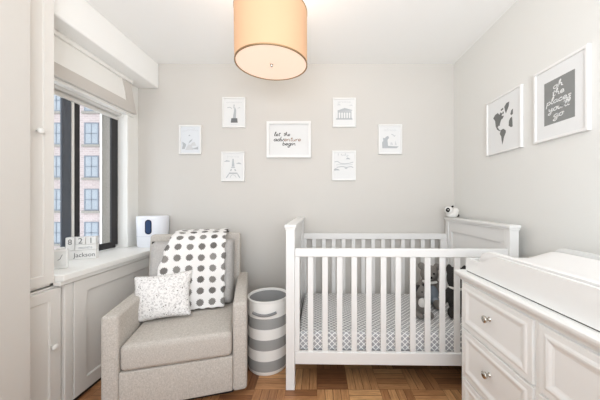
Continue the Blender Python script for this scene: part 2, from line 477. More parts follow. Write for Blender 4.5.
# left wall around the window opening
WY0, WY1, WZ0, WZ1 = 1.41, 2.261, 0.79, 2.06
bm = new()
box(bm, XL - .2, XL, .93, YB, 0, WZ0 - .045)
box(bm, XL - .2, XL, .93, YB, WZ1, ZC)
box(bm, XL - .2, XL, WY1, YB, WZ0 - .045, WZ1)
box(bm, XL - .2, XL, .93, WY0, WZ0 - .045, WZ1)
struct(obj('wall_left', bm, 'trim'))
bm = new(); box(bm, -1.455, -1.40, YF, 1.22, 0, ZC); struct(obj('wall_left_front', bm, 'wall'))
# boxed beam under the ceiling along the window wall
bm = new(); box(bm, XL, -1.534, 1.398, YB, 2.30, ZC, 0.012, 3); struct(obj('trim_1', bm, 'ceil'))
# baseboards
bm = new(); prism(bm, [(0, 0), (.016, 0), (.016, .085), (.008, .1), (0, .1)], lambda a, b: Vector((-1.46, YB - a, b)), lambda a, b: Vector((XR, YB - a, b)))
struct(obj('baseboard_back', bm, 'trim'))
bm = new(); prism(bm, [(0, 0), (.016, 0), (.016, .085), (.008, .1), (0, .1)], lambda a, b: Vector((XR - a, YF, b)), lambda a, b: Vector((XR - a, YB - .016, b)))
struct(obj('baseboard_right', bm, 'trim'))

# window
win = thing('window_1', 'black framed window with white casing', 'window', (-1.80, 1.85, WZ0)); win['kind'] = 'structure'
del win['category']
def wbox(name, x0, x1, y0, y1, z0, z1, mat, bev=0.003, parent=win):
    bm = new(); box(bm, x0 + 1.80, x1 + 1.80, y0 - 1.85, y1 - 1.85, z0 - WZ0, z1 - WZ0, bev)
    return obj(name, bm, mat, parent)
bm = new()
for (y0, y1, z0, z1) in ((WY0, WY1, WZ0, WZ0 + .03), (WY0, WY1, WZ1 - .04, WZ1), (WY0, WY0 + .03, WZ0, WZ1)):
    box(bm, -.05, -.022, y0 - 1.85, y1 - 1.85, z0 - WZ0, z1 - WZ0, .002)
obj('window_frame', bm, 'dark_frame', win)
bm = new()
box(bm, -.02, .0, 2.195 - 1.85, 2.261 - 1.85, .03, WZ1 - WZ0 - .04, .003)
box(bm, -.02, .0, 1.852 - 1.85, 1.899 - 1.85, .03, WZ1 - WZ0 - .04, .003)
box(bm, -.02, .0, 1.899 - 1.85, 2.195 - 1.85, .012, .058, .003)
box(bm, -.02, .0, 1.899 - 1.85, 2.195 - 1.85, WZ1 - WZ0 - .08, WZ1 - WZ0 - .04, .003)
obj('sash_frame', bm, 'dark_frame', win)
wbox('sash_stile', -1.815, -1.80, 1.765, 1.832, WZ0 + .03, WZ1 - .04, 'slate_frame')
wbox('mullion_strip', -1.812, -1.795, 1.834, 1.851, WZ0 + .03, WZ1 - .04, 'trim')
wbox('outer_reveal', -1.937, -1.822, 2.252, 2.2605, WZ0, WZ1 - .001, 'outreveal', 0)
wbox('reveal_edge', -1.945, -1.932, 2.246, 2.2605, WZ0, WZ1 - .001, 'trim', 0)
wbox('pane', -1.812, -1.808, 1.899, 2.195, WZ0 + .055, WZ1 - .08, 'glass', 0)
wbox('pane', -1.812, -1.808, WY0 + .03, 1.762, WZ0 + .03, WZ1 - .04, 'glass', 0)
# casing on the room side of the jamb
bm = new()
box(bm, -.0 , .085, 2.262 - 1.85, 2.300 - 1.85, 0.0, 1.27, .004)
box(bm, .0, .072, 2.300 - 1.85, 2.345 - 1.85, 0.0, 1.27, .004)
box(bm, .0, .095, 1.40 - 1.85, 2.345 - 1.85, 1.20, 1.27, .004)
box(bm, .0, .105, 1.40 - 1.85, 2.35 - 1.85, 1.27, 1.285, .004)
obj('window_casing', bm, 'trim', win)
# sill with nosing and apron
bm = new()
box(bm, -.02, .38, 1.40 - 1.85, YB - 1.85, -.038, 0, .006, 3)
box(bm, .32, .362, 1.40 - 1.85, YB - 1.85, -.062, -.038, .004)
obj('window_sill', bm, 'trim', win)

# panelled cover under the sill
cov = thing('radiator_cover', 'white panelled radiator cover built under the window sill', 'radiator cover', (-1.47, 1.93, 0), PI / 2)
# local: x along +Y, front faces -y -> world +X
bm = new()
box(bm, -.49, .496, .006, .26, 0.0, .725)
obj('body', bm, 'cab', cov)
def pl(name, x0, x1, z0, z1, parent, mat, fr=.055, yb=.0, proud=.018, dep=.012):
    bm = new(); panel(bm, x0, x1, z0, z1, yb + .006, [(0, -proud + yb + .003), (.003, -proud + yb), (fr, -proud + yb), (fr + .003, -proud + yb + dep * .8), (fr + .006, -proud + yb + dep)])
    return obj(name, bm, mat, parent)
pl('front_panel', -.435, .494, .02, .722, cov, 'cab', .08)
bm = new(); box(bm, -.488, -.440, -.016, .006, 0, .722, .003); obj('stile', bm, 'cab', cov)
bm = new(); box(bm, -.435, .494, -.012, .006, .0, .019, .002); obj('kick_strip', bm, 'dark', cov)

# cabinets left
def knob(parent, x, y, z, mat, r=.013):
    bm = new(); lathe(bm, [(.0055, 0), (.0055, -.012), (r * .8, -.016), (r, -.023), (r * .75, -.029), (.003, -.031)], (x, y, z), 'Y', 20)
    return obj('knob', bm, mat, parent, smooth=True)
uc = thing('wall_cabinet', 'tall off-white wall cabinet beside the window, above the low cupboard', 'cabinet', (-1.47, 1.175, .735), PI / 2)
bm = new(); box(bm, -.22, .221, .02, .26, 0, ZC - .735 - .002, .001); obj('body', bm, 'cab', uc)
d = pl('door', -.215, .2215, .015, 1.79, uc, 'cab', .052, .014, .018, .006); knob(d, .132, -.004, .838, 'trim', .017)
lc = thing('low_cupboard', 'low off-white cupboard with panelled door below the wall cabinet', 'cabinet', (-1.47, 1.175, 0), PI / 2)
bm = new(); box(bm, -.22, .262, .02, .26, 0.0, .726, .001); obj('body', bm, 'cab', lc)
d = pl('door', -.215, .2575, .06, .715, lc, 'cab', .058, .014, .018, .009); knob(d, .205, -.004, .40, 'trim', .017)

# pelmet over the window
pel = thing('window_pelmet', 'white window pelmet edged with a greige band under the beam', 'pelmet', (-1.68, 1.85, 2.01), PI / 2)
L0 = -.44
bm = new()
prism(bm, [(L0, .085), (.352, .085), (.305, .255), (L0, .255)], lambda a, b: Vector((a, .0, b)), lambda a, b: Vector((a, .05, b)))
obj('face_board', bm, 'trim', pel)
bm = new()
prism(bm, [(L0, 0.0), (.47, 0.0), (.395, .255), (.305, .255), (.352, .085), (L0, .085)], lambda a, b: Vector((a, -.006, b)), lambda a, b: Vector((a, .05, b)))
obj('border_band', bm, 'band', pel)
bm = new(); box(bm, L0, .415, -.02, .05, .256, .288, .006, 3); obj('top_moulding', bm, 'trim', pel)
# roller blind
rb = thing('roller_blind', 'pale roller blind rolled up at the top of the window', 'blind', (-1.765, 1.85, 1.94), PI / 2)
bm = new(); cyl(bm, (-.43, 0.012, .055), (.395, .012, .055), .026, n=24); obj('fabric_roll', bm, 'blind', rb, smooth='auto')
bm = new(); box(bm, -.43, .395, .028, .032, .012, .06); box(bm, -.43, .40, .02, .038, -.005, .02, .004); obj('bottom_bar', bm, 'blind', rb)
bm = new(); box(bm, .396, .41, -.02, .045, .02, .09, .004); obj('bracket', bm, 'trim', rb)

# ------------------------------------------------------------------ outside the window
ab = thing('apartment_building', 'pale brick apartment block with sash windows across the street', 'building', (-30, 23, -20))
bm = new(); box(bm, -16, 10.05, 0, 8, 0, 33.5); obj('brick_wall', bm, 'brick', ab)
cols = [-23.95, -20.72]
for cx in [-30.4, -27.2] + cols:
    for r in range(-2, 5):
        zc = 1.2 + (202 - 171.5) / 250 * 23 + 3.04 * (r - 1.0) + .45
        m_ = new(); x = cx + 30; z = zc + 20
        ringframe(m_, x - .66, x + .66, z - 1.0, z + 1.0, [(0, -.06), (.10, -.06)], .02)
        box(m_, x - .57, x + .57, -.05, .0, z - .05, z + .05); box(m_, x - .04, x + .04, -.05, .0, z - .9, z + .9)
        f = obj('window', m_, 'outframe', ab)
        m_ = new(); box(m_, x - .57, x + .57, -.03, -.005, z - .9, z + .9); obj('pane', m_, 'outglass', f)
        m_ = new(); box(m_, x - .85, x + .85, -.14, 0.0, z - 1.22, z - 1.02); obj('window_ledge', m_, 'outstone', ab)
tb = thing('stone_tower', 'pale stone building next to the brick apartment block', 'building', (-16.9, 23.1, -20))
bm = new(); box(bm, -2.9, 8, 0, 8, 0, 33.5); obj('stone_wall', bm, 'outstone', tb)
bm = new(); box(bm, -2.93, -2.62, -.25, 0, 0, 33.5); obj('corner_pier', bm, 'trim', tb)

# ------------------------------------------------------------------ ceiling lamp
lx, ly = -.262, 1.43
lamp = thing('drum_ceiling_lamp', 'lit cream drum shade lamp hanging from the ceiling', 'lamp', (lx, ly, 0))
lamp.rotation_euler = (math.radians(2.6), 0, 0)
lamp.location.y += 2.30 * math.sin(math.radians(2.6)); 
RR = .205
bm = new(); lathe(bm, [(RR, 1.998), (RR, 2.285), (RR - .004, 2.285), (RR - .004, 1.998)], n=64, caps=False)
bm.verts.ensure_lookup_table()
for i in range(64):
    bm.faces.new((bm.verts[i], bm.verts[(i + 1) % 64], bm.verts[192 + (i + 1) % 64], bm.verts[192 + i]))
obj('lamp_shade', bm, 'shade', lamp, smooth='auto')
for nm, z in (('lower_rim', 1.994), ('upper_rim', 2.282)):
    bm = new(); lathe(bm, [(RR - .005, z), (RR + .0015, z), (RR + .0015, z + .007), (RR - .005, z + .007)], n=64, caps=False)
    bm.verts.ensure_lookup_table()
    for i in range(64):
        bm.faces.new((bm.verts[i], bm.verts[(i + 1) % 64], bm.verts[192 + (i + 1) % 64], bm.verts[192 + i]))
    obj(nm, bm, 'brass', lamp, smooth='auto')
bm = new(); lathe(bm, [(RR - .006, 1.997), (RR - .006, 2.003)], n=64); obj('diffuser', bm, 'diff', lamp, smooth='auto')
bm = new(); lathe(bm, [(.003, 1.983), (.007, 1.986), (.006, 1.992), (.009, 1.9965)], n=20); obj('finial', bm, 'nickel', lamp, smooth=True)
bm = new(); cyl(bm, (0, 0, 2.003), (0, 0, 2.52), .007); 
for a in range(3):
    t = a * 2 * PI / 3
    cyl(bm, (0, 0, 2.27), ((RR - .004) * math.cos(t), (RR - .004) * math.sin(t), 2.27), .0025, n=8)
obj('stem', bm, 'nickel', lamp, smooth='auto')
bm = new(); lathe(bm, [(.065, 2.54), (.065, 2.525), (.02, 2.515)], n=32); obj('canopy', bm, 'nickel', lamp, smooth='auto')
pl_ = bpy.data.lights.new('lamp_bulb', 'POINT'); pl_.energy = 4; pl_.color = (1, .86, .68); pl_.shadow_soft_size = .05
po = bpy.data.objects.new('lamp_bulb', pl_); COL.objects.link(po); po.parent = lamp; po.location = (0, 0, 2.33)

# ------------------------------------------------------------------ crib
CR = math.radians(-1.0)
crib = thing('baby_crib', 'white slatted baby crib with panelled ends against the back wall', 'crib', (.541, 1.988, 0), CR)
HX, HY = .7415, .4175
pw = .056
for s in (-1, 1):
    xc = s * (HX - .009 - pw / 2)
    for t in (-1, 1):
        yc = t * (HY - .009 - .026)
        bm = new(); box(bm, xc - pw / 2, xc + pw / 2, yc - .026, yc + .026, 0, 1.022, .003); obj('post', bm, 'crib', crib)
    bm = new()
    yi = HY - .061
    box(bm, xc - .012, xc + .012, -yi, yi, .14, 1.022)
    for sx in (-1, 1):
        x0, x1 = sorted((xc + sx * .012, xc + sx * .021))
        box(bm, x0, x1, -yi, yi, .93, 1.022, .002); box(bm, x0, x1, -yi, yi, .14, .26, .002)
        box(bm, x0, x1, -yi, -yi + .05, .26, .93, .002); box(bm, x0, x1, yi - .05, yi, .26, .93, .002)
    obj('end_panel', bm, 'crib', crib)
    bm = new()
    box(bm, xc - pw / 2 - .004, xc + pw / 2 + .004, -HY + .004, HY - .004, 1.022, 1.034, .003)
    box(bm, xc - pw / 2 - .010, xc + pw / 2 + .010, -HY, HY, 1.034, 1.055, .006, 3)
    obj('cap_rail', bm, 'crib', crib)
xi = HX - .009 - pw - .0005
slats = [-.576 + .0935 * i for i in range(13)]
for t in (-1, 1):
    yc = t * (HY - .009 - .022)
    nm = 'front' if t < 0 else 'back'
    bm = new(); box(bm, -xi, xi, yc - .013, yc + .013, .848, .902, .005, 3); obj('top_rail', bm, 'crib', crib)
    bm = new(); box(bm, -xi, xi, yc - .013, yc + .013, .160, .240, .005, 3); obj('bottom_rail', bm, 'crib', crib)
    for x0, x1 in ((-xi, -xi + .030), (xi - .060, xi)):
        bm = new(); box(bm, x0, x1, yc - .011, yc + .011, .241, .847, .002); obj('stile', bm, 'crib', crib)
    base = None
    for i, x in enumerate(slats):
        if base is None:
            bm = new(); box(bm, -.018, .018, -.006, .006, .2395, .8485, .002); base = obj('slat', bm, 'crib', crib); base.location = (x, yc, 0)
        else:
            c = base.copy(); COL.objects.link(c); c.location = (x, yc, 0)
bm = new()
box(bm, -.66, .66, -.355, .355, .185, .199, .003)
for i in range(12): cyl(bm, (-.62 + i * .113, -.36, .207), (-.62 + i * .113, .36, .207), .006, n=8)
obj('mattress_support', bm, 'support', crib)
mt = thing('crib_mattress', 'crib mattress in grey and white lattice fitted sheet', 'mattress', (.541, 1.988, .216), CR)
bm = new(); box(bm, -.66, .66, -.36, .36, 0, .13, .02, 5); obj('fitted_sheet', bm, 'sheet', mt, smooth=True)

# plush toys: one skin each, built from overlapping rounded masses and remeshed
def plush(name, masses, mat, parent, vox=.006, lab=None):
    bm = new()
    for c, r, *ro in masses: ell(bm, Vector(c), r, Matrix.Rotation(ro[0][0], 3, ro[0][1]) if ro else None)
    return obj(name, bm, mat, parent, smooth=True, label=lab,
               mods=[('REMESH', dict(mode='VOXEL', voxel_size=vox)), ('SMOOTH', dict(factor=.5, iterations=6))])
def bead(name, c, r, mat, parent):
    bm = new(); ell(bm, Vector(c), r if isinstance(r, tuple) else (r, r, r), None, 12, 8); return obj(name, bm, mat, parent, smooth=True)

def wpt(px, py, d): return Vector(((px - 317) * d / 250, d, 1.2 - (py - 202) * d / 250))
TZ = .347
# middle teddy
td = thing('teddy_bear', 'grey plush bear in blue dungarees sitting in the crib', 'soft toy', (.942, 2.10, TZ), math.radians(-16))
td.scale = (.95, .95, 1.03)
plush('body', [((0, 0, .10), (.075, .065, .10)), ((0, -.005, .245), (.075, .068, .07)), ((0, -.06, .228), (.038, .035, .03)),
               ((-.065, .0, .305), (.03, .016, .03)), ((.065, .0, .305), (.03, .016, .03)),
               ((-.085, -.02, .14), (.03, .035, .065), (.5, 'Y')), ((.085, -.02, .14), (.03, .035, .065), (-.5, 'Y')),
               ((-.05, -.09, .035), (.035, .075, .034)), ((.05, -.09, .035), (.035, .075, .034))], 'grey_plush', td)
plush('dungarees', [((0, -.004, .095), (.079, .071, .09)), ((-.05, -.065, .037), (.039, .06, .037)), ((.05, -.065, .037), (.039, .06, .037))], 'blue_plush', td)
plush('collar', [((0, -.012, .187), (.07, .066, .017))], 'white_plush', td)
bead('eye', (-.028, -.07, .262), .0075, 'black_plush', td); bead('eye', (.028, -.07, .262), .0075, 'black_plush', td)
bead('nose', (0, -.094, .236), (.013, .009, .009), 'black_plush', td)
# left elephant-like plush
el = thing('plush_rabbit', 'pale grey plush with drooping ears leaning in the crib left of the bear', 'soft toy', (.775, 1.89, TZ), math.radians(14))
el.scale = (.82, .85, .85)
plush('body', [((0, 0, .09), (.06, .055, .09)), ((0, -.01, .215), (.058, .055, .056)), ((0, -.05, .2), (.03, .03, .026)),
               ((-.05, -.06, .03), (.028, .06, .028)), ((.05, -.06, .03), (.028, .06, .028)),
               ((-.065, -.02, .11), (.022, .028, .055), (.4, 'Y')), ((.065, -.02, .11), (.022, .028, .055), (-.4, 'Y'))], 'grey_plush', el)
plush('ear', [((-.052, -.02, .245), (.026, .014, .05), (.9, 'Y'))], 'dark_plush', el); plush('ear', [((.05, -.02, .245), (.026, .014, .05), (-.9, 'Y'))], 'dark_plush', el)
plush('bib', [((0, -.042, .125), (.045, .025, .045))], 'white_plush', el)
bead('eye', (-.02, -.061, .226), .006, 'black_plush', el); bead('eye', (.02, -.061, .226), .006, 'black_plush', el)
# dark shaggy plush
dk = thing('shaggy_plush', 'tall charcoal shaggy plush toy at the right of the crib behind the dresser corner', 'soft toy', (1.062, 1.90, TZ), math.radians(-22))
dk.scale = (.86, .9, 1.08)
plush('body', [((0, 0, .11), (.075, .07, .11)), ((0, 0, .25), (.082, .07, .085)), ((0, -.05, .235), (.035, .03, .028)),
               ((-.06, 0, .31), (.026, .016, .04)), ((.06, 0, .31), (.026, .016, .04)),
               ((-.05, -.09, .035), (.034, .06, .034)), ((.05, -.09, .035), (.034, .06, .034)),
               ((-.08, -.02, .13), (.028, .03, .07), (.4, 'Y')), ((.08, -.02, .13), (.028, .03, .07), (-.4, 'Y'))], 'dark_plush', dk)
plush('scarf', [((0, -.005, .192), (.074, .07, .013))], 'white_plush', dk)
bead('eye', (-.026, -.062, .27), .0075, 'black_plush', dk); bead('eye', (.026, -.062, .27), .0075, 'black_plush', dk)
bead('nose', (0, -.08, .243), (.011, .008, .008), 'black_plush', dk)
# cow on the cap of the right end
cw = thing('toy_cow', 'small white plush cow with a black eye patch on the crib end', 'soft toy', (1.228, 2.285, 1.0545), math.radians(-12))
cw.scale = (1.15, 1.15, 1.15)
plush('body', [((.005, 0, .03), (.046, .03, .03)), ((-.022, -.012, .062), (.033, .03, .03)), ((.03, 0, .055), (.024, .024, .026))], 'white_plush', cw, .004)
plush('eye_patch', [((-.034, -.034, .064), (.017, .011, .018))], 'black_plush', cw, .003)
plush('horn', [((.004, -.012, .09), (.012, .008, .008), (-.7, 'Y'))], 'black_plush', cw, .003)
plush('ear', [((-.045, .0, .085), (.012, .007, .010), (.6, 'Y'))], 'pale_plush', cw, .003)
bead('eye', (-.036, -.0445, .066), .0045, 'white_plush', cw)
bead('tail', (.05, .012, .02), (.012, .008, .012), 'black_plush', cw)

# ------------------------------------------------------------------ armchair
ch = thing('upholstered_armchair', 'oatmeal linen armchair with low arms beside the window', 'armchair', (-.891, 1.786, 0), math.radians(15))
W2, D2, AT = .381, .36, .085
bm = new(); box(bm, -.30, .30, -.30, .30, 0, .05, .01); obj('plinth', bm, 'dark', ch)
bm = new(); box(bm, -W2 + AT, W2 - AT, -D2 + .004, D2 - .06, .05, .262, .008, 3); obj('base', bm, 'chair', ch, smooth='auto')
for s in (-1, 1):
    x0, x1 = sorted((s * W2, s * (W2 - AT)))
    bm = new(); box(bm, x0, x1, -D2, D2, .045, .582, .02, 4); obj('arm', bm, 'chair', ch, smooth=True)
def soft_box(x0, x1, y0, y1, z0, z1, bev, crown=0.0, tilt=None, seg=5, cuts=6):
    bm = new(); box(bm, x0, x1, y0, y1, z0, z1, bev, seg)
    return bm
def cushion(name, w, h, t, mat, parent, loc, rot, n=22, e=5.0, wr=0.0, pinch=0.0, edge=0.35):
    """soft filled cushion lying in local xz, thickness along y"""
    bm = new(); G = {}
    for side in (-1, 1):
        for i in range(n + 1):
            for j in range(n + 1):
                u, v = 2 * i / n - 1, 2 * j / n - 1
                rim = i in (0, n) or j in (0, n)
                if rim and side == 1: G[(1, i, j)] = G[(-1, i, j)]; continue
                p = (1 - abs(u) ** e) * (1 - abs(v) ** e)
                th = t / 2 * (max(p, 0) ** edge)
                kx = 1 - pinch * (1 - u * u) * abs(v) ** 3 * 0 - pinch * (1 - abs(v) ** 2)
                kz = 1 - pinch * (1 - abs(u) ** 2)
                x = u * w / 2 * kx; z = v * h / 2 * kz
                y = side * th + wr * math.sin(5 * u + 3.1 * v * side) * math.cos(4 * v - 2 * u) * p
                G[(side, i, j)] = bm.verts.new((x, y, z))
    for side in (-1, 1):
        for i in range(n):
            for j in range(n):
                bm.faces.new((G[(side, i, j)], G[(side, i + 1, j)], G[(side, i + 1, j + 1)], G[(side, i, j + 1)]))
    o = obj(name, bm, mat, parent, smooth=True); o.location = loc; o.rotation_euler = rot
    return o
bm = new()
vs = box(bm, -W2 + AT + .003, W2 - AT - .003, -D2 - .004, .16, .264, .412, .03, 5)
obj('seat_cushion', bm, 'chair', ch, smooth=True)
# back frame, reclined
tb_ = Matrix.Translation((0, .20, .26)) @ Matrix.Rotation(math.radians(-9), 4, 'X')
bm = new(); box(bm, -W2 + .01, W2 - .062, 0, .12, .005, .69, .025, 4, tb_); obj('back', bm, 'chair', ch, smooth=True)
cushion('back_cushion', .60, .50, .19, 'chairc', ch, (-.025, .165, .652), (math.radians(-11), 0, 0), 24, 7, .006, 0.0, .3)

# crocheted blanket over the chair back
def drape(path, x0, x1, nu, name, mat, parent, cell, thick, skew=0.0):
    P = []
    pts = [Vector(p) for p in path]; pp = [pts[0]] + pts + [pts[-1]]
    for i in range(1, len(pp) - 2):
        for j in range(8):
            t = j / 8; a, b, c, d = pp[i - 1], pp[i], pp[i + 1], pp[i + 2]
            P.append(.5 * ((2 * b) + (c - a) * t + (2 * a - 5 * b + 4 * c - d) * t * t + (3 * b - a - 3 * c + d) * t ** 3))
    P.append(pts[-1])
    s = [0]
    for a, b in zip(P, P[1:]): s.append(s[-1] + (b - a).length)
    bm = new(); uvl = bm.loops.layers.uv.new('UVMap'); V = []; UV = {}
    for i, p in enumerate(P):
        row = []
        for j in range(nu + 1):
            u = j / nu
            wob = .004 * math.sin(9 * u + 14 * s[i]) + .003 * math.sin(23 * u - 9 * s[i])
            edge = .006 * math.sin(s[i] * 55) if j in (0, nu) else 0
            v = bm.verts.new((x0 + (x1 - x0) * u + edge + skew * max(0, .56 - s[i]) * (1 - u), p.x - abs(wob) * 1.2, p.y + (wob * .6 if i > 0 else .004 * math.sin(50 * u))))
            UV[v] = ((v.co.x + 6 * cell - .007) / cell, s[i] / cell); row.append(v)
        V.append(row)
    for i in range(len(P) - 1):
        for j in range(nu):
            f = bm.faces.new((V[i][j], V[i][j + 1], V[i + 1][j + 1], V[i + 1][j]))
            for l in f.loops: l[uvl].uv = UV[l.vert]
    return obj(name, bm, mat, parent, smooth=True, mods=[('SOLIDIFY', dict(thickness=thick, offset=-1))], recalc=False)
bl = drape([(.012, .428), (.026, .50), (.038, .60), (.064, .75), (.105, .88), (.18, .945), (.28, .965), (.40, .965), (.452, .93), (.462, .85), (.462, .72)],
           -.17, .212, 30, 'crochet_blanket', 'blanket', None, .0815, .012, -.24)
bl.location = ch.location; bl.rotation_euler = ch.rotation_euler
tag(bl, 'white crocheted blanket with grey dots draped over the armchair back', 'blanket')

# throw pillow
pil = cushion('throw_pillow', .37, .31, .15, 'speckle', None, (-1.060, 1.715, .556), (math.radians(-24), math.radians(-3), math.radians(17)), 24, 2.2, .007, .10, .55)
tag(pil, 'small white speckled throw pillow on the armchair seat', 'pillow')

# ------------------------------------------------------------------ hamper
hp = thing('laundry_hamper', 'round grey and white striped fabric hamper between armchair and crib', 'hamper', (-.362, 1.86, 0))
R_ = .148; H_ = .51
bm = new(); lathe(bm, [(.05, 0), (R_ - .012, 0), (R_ - .003, .01), (R_, .05), (R_, H_), (R_ - .006, H_), (R_ - .008, .03), (.05, .02)], n=48)
obj('striped_body', bm, 'stripe', hp, smooth='auto')
bm = new(); lathe(bm, [(R_ - .0085, .035), (R_ - .0085, H_ - .012), (R_ - .011, H_ - .012), (R_ - .011, .035)], n=48, caps=False); obj('lining', bm, 'lining', hp, smooth=True)
bm = new(); lathe(bm, [(R_ - .011, H_ - .012), (R_ - .008, H_ + .004), (R_ + .002, H_ + .004), (R_ + .0035, H_ - .004), (R_ + .0015, H_ - .012)], n=48, caps=False); obj('rim', bm, 'white_plush', hp, smooth=True)
bm = new()
for i in range(16):
    t0 = -PI / 2 - .55 + i * 1.1 / 16; t1 = t0 + 1.1 / 16
    sag = lambda t: H_ - .075 - .012 * math.cos((t + PI / 2) * 2.8)
    cyl(bm, ((R_ + .006) * math.cos(t0), (R_ + .006) * math.sin(t0), sag(t0)), ((R_ + .006) * math.cos(t1), (R_ + .006) * math.sin(t1), sag(t1)), .0095, n=10)
obj('handle', bm, 'lining', hp, smooth=True)

# ------------------------------------------------------------------ dresser and changing tray
dr = thing('dresser', 'white dresser with raised panel drawers along the right wall', 'dresser', (1.06, .90, 0), -PI / 2)
bm = new()
box(bm, -.48, .66, -.262, .258, .05, .772, .003)
obj('body', bm, 'white', dr)
bm = new(); box(bm, -.482, .662, -.266, .258, 0, .062, .004); obj('plinth', bm, 'white', dr)
bm = new()
prof = [(.0, .7725), (.003, .7735), (.006, .779), (.010, .786), (.016, .793), (.021, .798), (.0225, .804), (.028, .806), (.0295, .811), (.0295, .819), (.024, .825)]
loops = []
for o_, z_ in prof:
    k = o_ * .55
    loops.append([bm.verts.new(q) for q in ((-.482 - k, -.262 - o_, z_), (.662 + k, -.262 - o_, z_), (.662 + k, .262, z_), (-.482 - k, .262, z_))])
for A, B in zip(loops, loops[1:]):
    for q in range(4): bm.faces.new((A[q], A[(q + 1) % 4], B[(q + 1) % 4], B[q]))
bm.faces.new(loops[0][::-1]); bm.faces.new(loops[-1])
obj('top', bm, 'white', dr)
rows = [(.532, .769), (.270, .520), (.075, .258)]
for x0, x1 in ((-.455, -.012), (.012, .635)):
    for z0, z1 in rows:
        bm = new()
        panel(bm, x0, x1, z0, z1, -.262, [(0, -.272), (.002, -.274), (.022, -.274), (.028, -.277), (.034, -.278), (.042, -.276), (.050, -.272), (.058, -.270)])
        f = obj('drawer', bm, 'white', dr)
        bm = new(); c = ((x0 + x1) / 2 - .012, -.267, (z0 + z1) / 2 + .012)
        lathe(bm, [(.011, 0), (.011, -.003), (.006, -.006), (.006, -.016), (.014, -.021), (.0165, -.026), (.0155, -.031), (.010, -.034), (.004, -.034)], c, 'Y', 28)
        obj('knob', bm, 'nickel', f, smooth=True, label='polished nickel knob')

tr = thing('changing_tray', 'white changing tray with curved sides on top of the dresser', 'changing tray', (1.035, .905, .8295), -PI / 2)
def spro(lo, hi, a, b, xe):
    pts = []
    for i in range(13):
        t = i / 12; s_ = t * t * (3 - 2 * t)
        pts.append((-xe + a + (b - a) * t, lo + (hi - lo) * s_))
    return pts
def side(y0, y1, lo, hi, a, b, xe):
    up = spro(lo, hi, a, b, xe); dn = [(-x, z) for x, z in reversed(up)]
    poly = [(-xe, 0), (-xe, lo)] + up + dn + [(xe, lo), (xe, 0)]
    bm = new(); prism(bm, poly, lambda p, q: Vector((p, y0, q)), lambda p, q: Vector((p, y1, q)))
    return bm
XE = .457
obj('front_side', side(-.224, -.208, .068, .120, .10, .24, XE), 'white', tr, smooth='auto')
obj('back_side', side(.202, .218, .068, .136, .0, .10, XE), 'white', tr, smooth='auto')
for s in (-1, 1):
    x0, x1 = sorted((s * XE, s * (XE - .016)))
    bm = new(); box(bm, x0, x1, -.208, .202, 0, .068, .003); obj('end_panel', bm, 'white', tr)
bm = new(); box(bm, -XE + .003, XE - .003, -.221, .215, -.0045, .0005); obj('gap_shade_slab', bm, 'dark', tr)  # dark slab added as the line of shade under the tray
bm = new(); box(bm, -XE + .016, XE - .016, -.208, .202, .0, .012); obj('tray_bottom', bm, 'white', tr)

pd = thing('changing_pad', 'white contoured changing pad lying in the changing tray', 'changing pad', (1.032, .905, .842), -PI / 2)
bm = new(); NX, NY = 28, 24; G = []
for i in range(NX + 1):
    u = 2 * i / NX - 1; row = []
    for j in range(NY + 1):
        v = 2 * j / NY - 1
        p = .062 + .056 * abs(v) ** 1.8
        p *= (1 - abs(v) ** 16) ** .5 if abs(v) < 1 else 0
        endf = (1 - abs(u) ** 14) ** .5 if abs(u) < 1 else 0
        row.append((u * .425, v * .19, .012 + p * endf))
    G.append(row)
V = [[bm.verts.new(q) for q in r] for r in G]
for i in range(NX):
    for j in range(NY): bm.faces.new((V[i][j], V[i + 1][j], V[i + 1][j + 1], V[i][j + 1]))
B = [[bm.verts.new((q[0], q[1], .0005)) for q in r] for r in G]
for i in range(NX):
    for j in range(NY): bm.faces.new((B[i][j], B[i][j + 1], B[i + 1][j + 1], B[i + 1][j]))
for i in range(NX):
    bm.faces.new((V[i][0], B[i][0], B[i + 1][0], V[i + 1][0])); bm.faces.new((V[i][NY], V[i + 1][NY], B[i + 1][NY], B[i][NY]))
for j in range(NY):
    bm.faces.new((V[0][j], V[0][j + 1], B[0][j + 1], B[0][j])); bm.faces.new((V[NX][j], B[NX][j], B[NX][j + 1], V[NX][j + 1]))
obj('pad_cover', bm, 'pad', pd, smooth='auto')

# ------------------------------------------------------------------ pictures
def picture(name, label, w, h, loc, rotz, group, fr=.014, mat_in=0.0, depth=.022, paper='paper', cat='picture'):
    t = thing(name, label, cat, loc, rotz, group)
    bm = new(); ringframe(bm, -w / 2, w / 2, -h / 2, h / 2, [(0, -depth + .002), (.002, -depth), (fr - .002, -depth), (fr, -depth + .003)], -.001)
    obj('frame', bm, 'frame', t)
    bm = new(); box(bm, -w / 2 + fr, w / 2 - fr, -.012, -.001, -h / 2 + fr, h / 2 - fr); obj('print', bm, paper, t)
    return t
def bwall(px0, px1, py0, py1):
    k = YB / 250
    return ((px0 + px1) / 2 - 317) * k, 1.2 - ((py0 + py1) / 2 - 202) * k, (px1 - px0) * k, (py1 - py0) * k
YI = -.0122
def art(t, mat, fn, name='drawing'):
    bm = new(); fn(bm); return obj(name, bm, mat, t)
def line(bm, pts, wd=.0035): ribbon(bm, smooth_path(pts, 4), wd, YI)
def poly(bm, pts): flat(bm, pts, YI)
def title(bm, text, z, wtot, size=.018, arch=0.0, wd=.0022):
    k = wtot / width_of(text); cx = -wtot / 2
    for chh in text:
        adv, st = GL[chh]
        zz = z - arch * (2 * cx / wtot) ** 2
        for s in st: ribbon(bm, [Vector((cx + k * p.x, zz + size * p.y)) for p in smooth_path(s, 3)], wd, YI)
        cx += adv * k

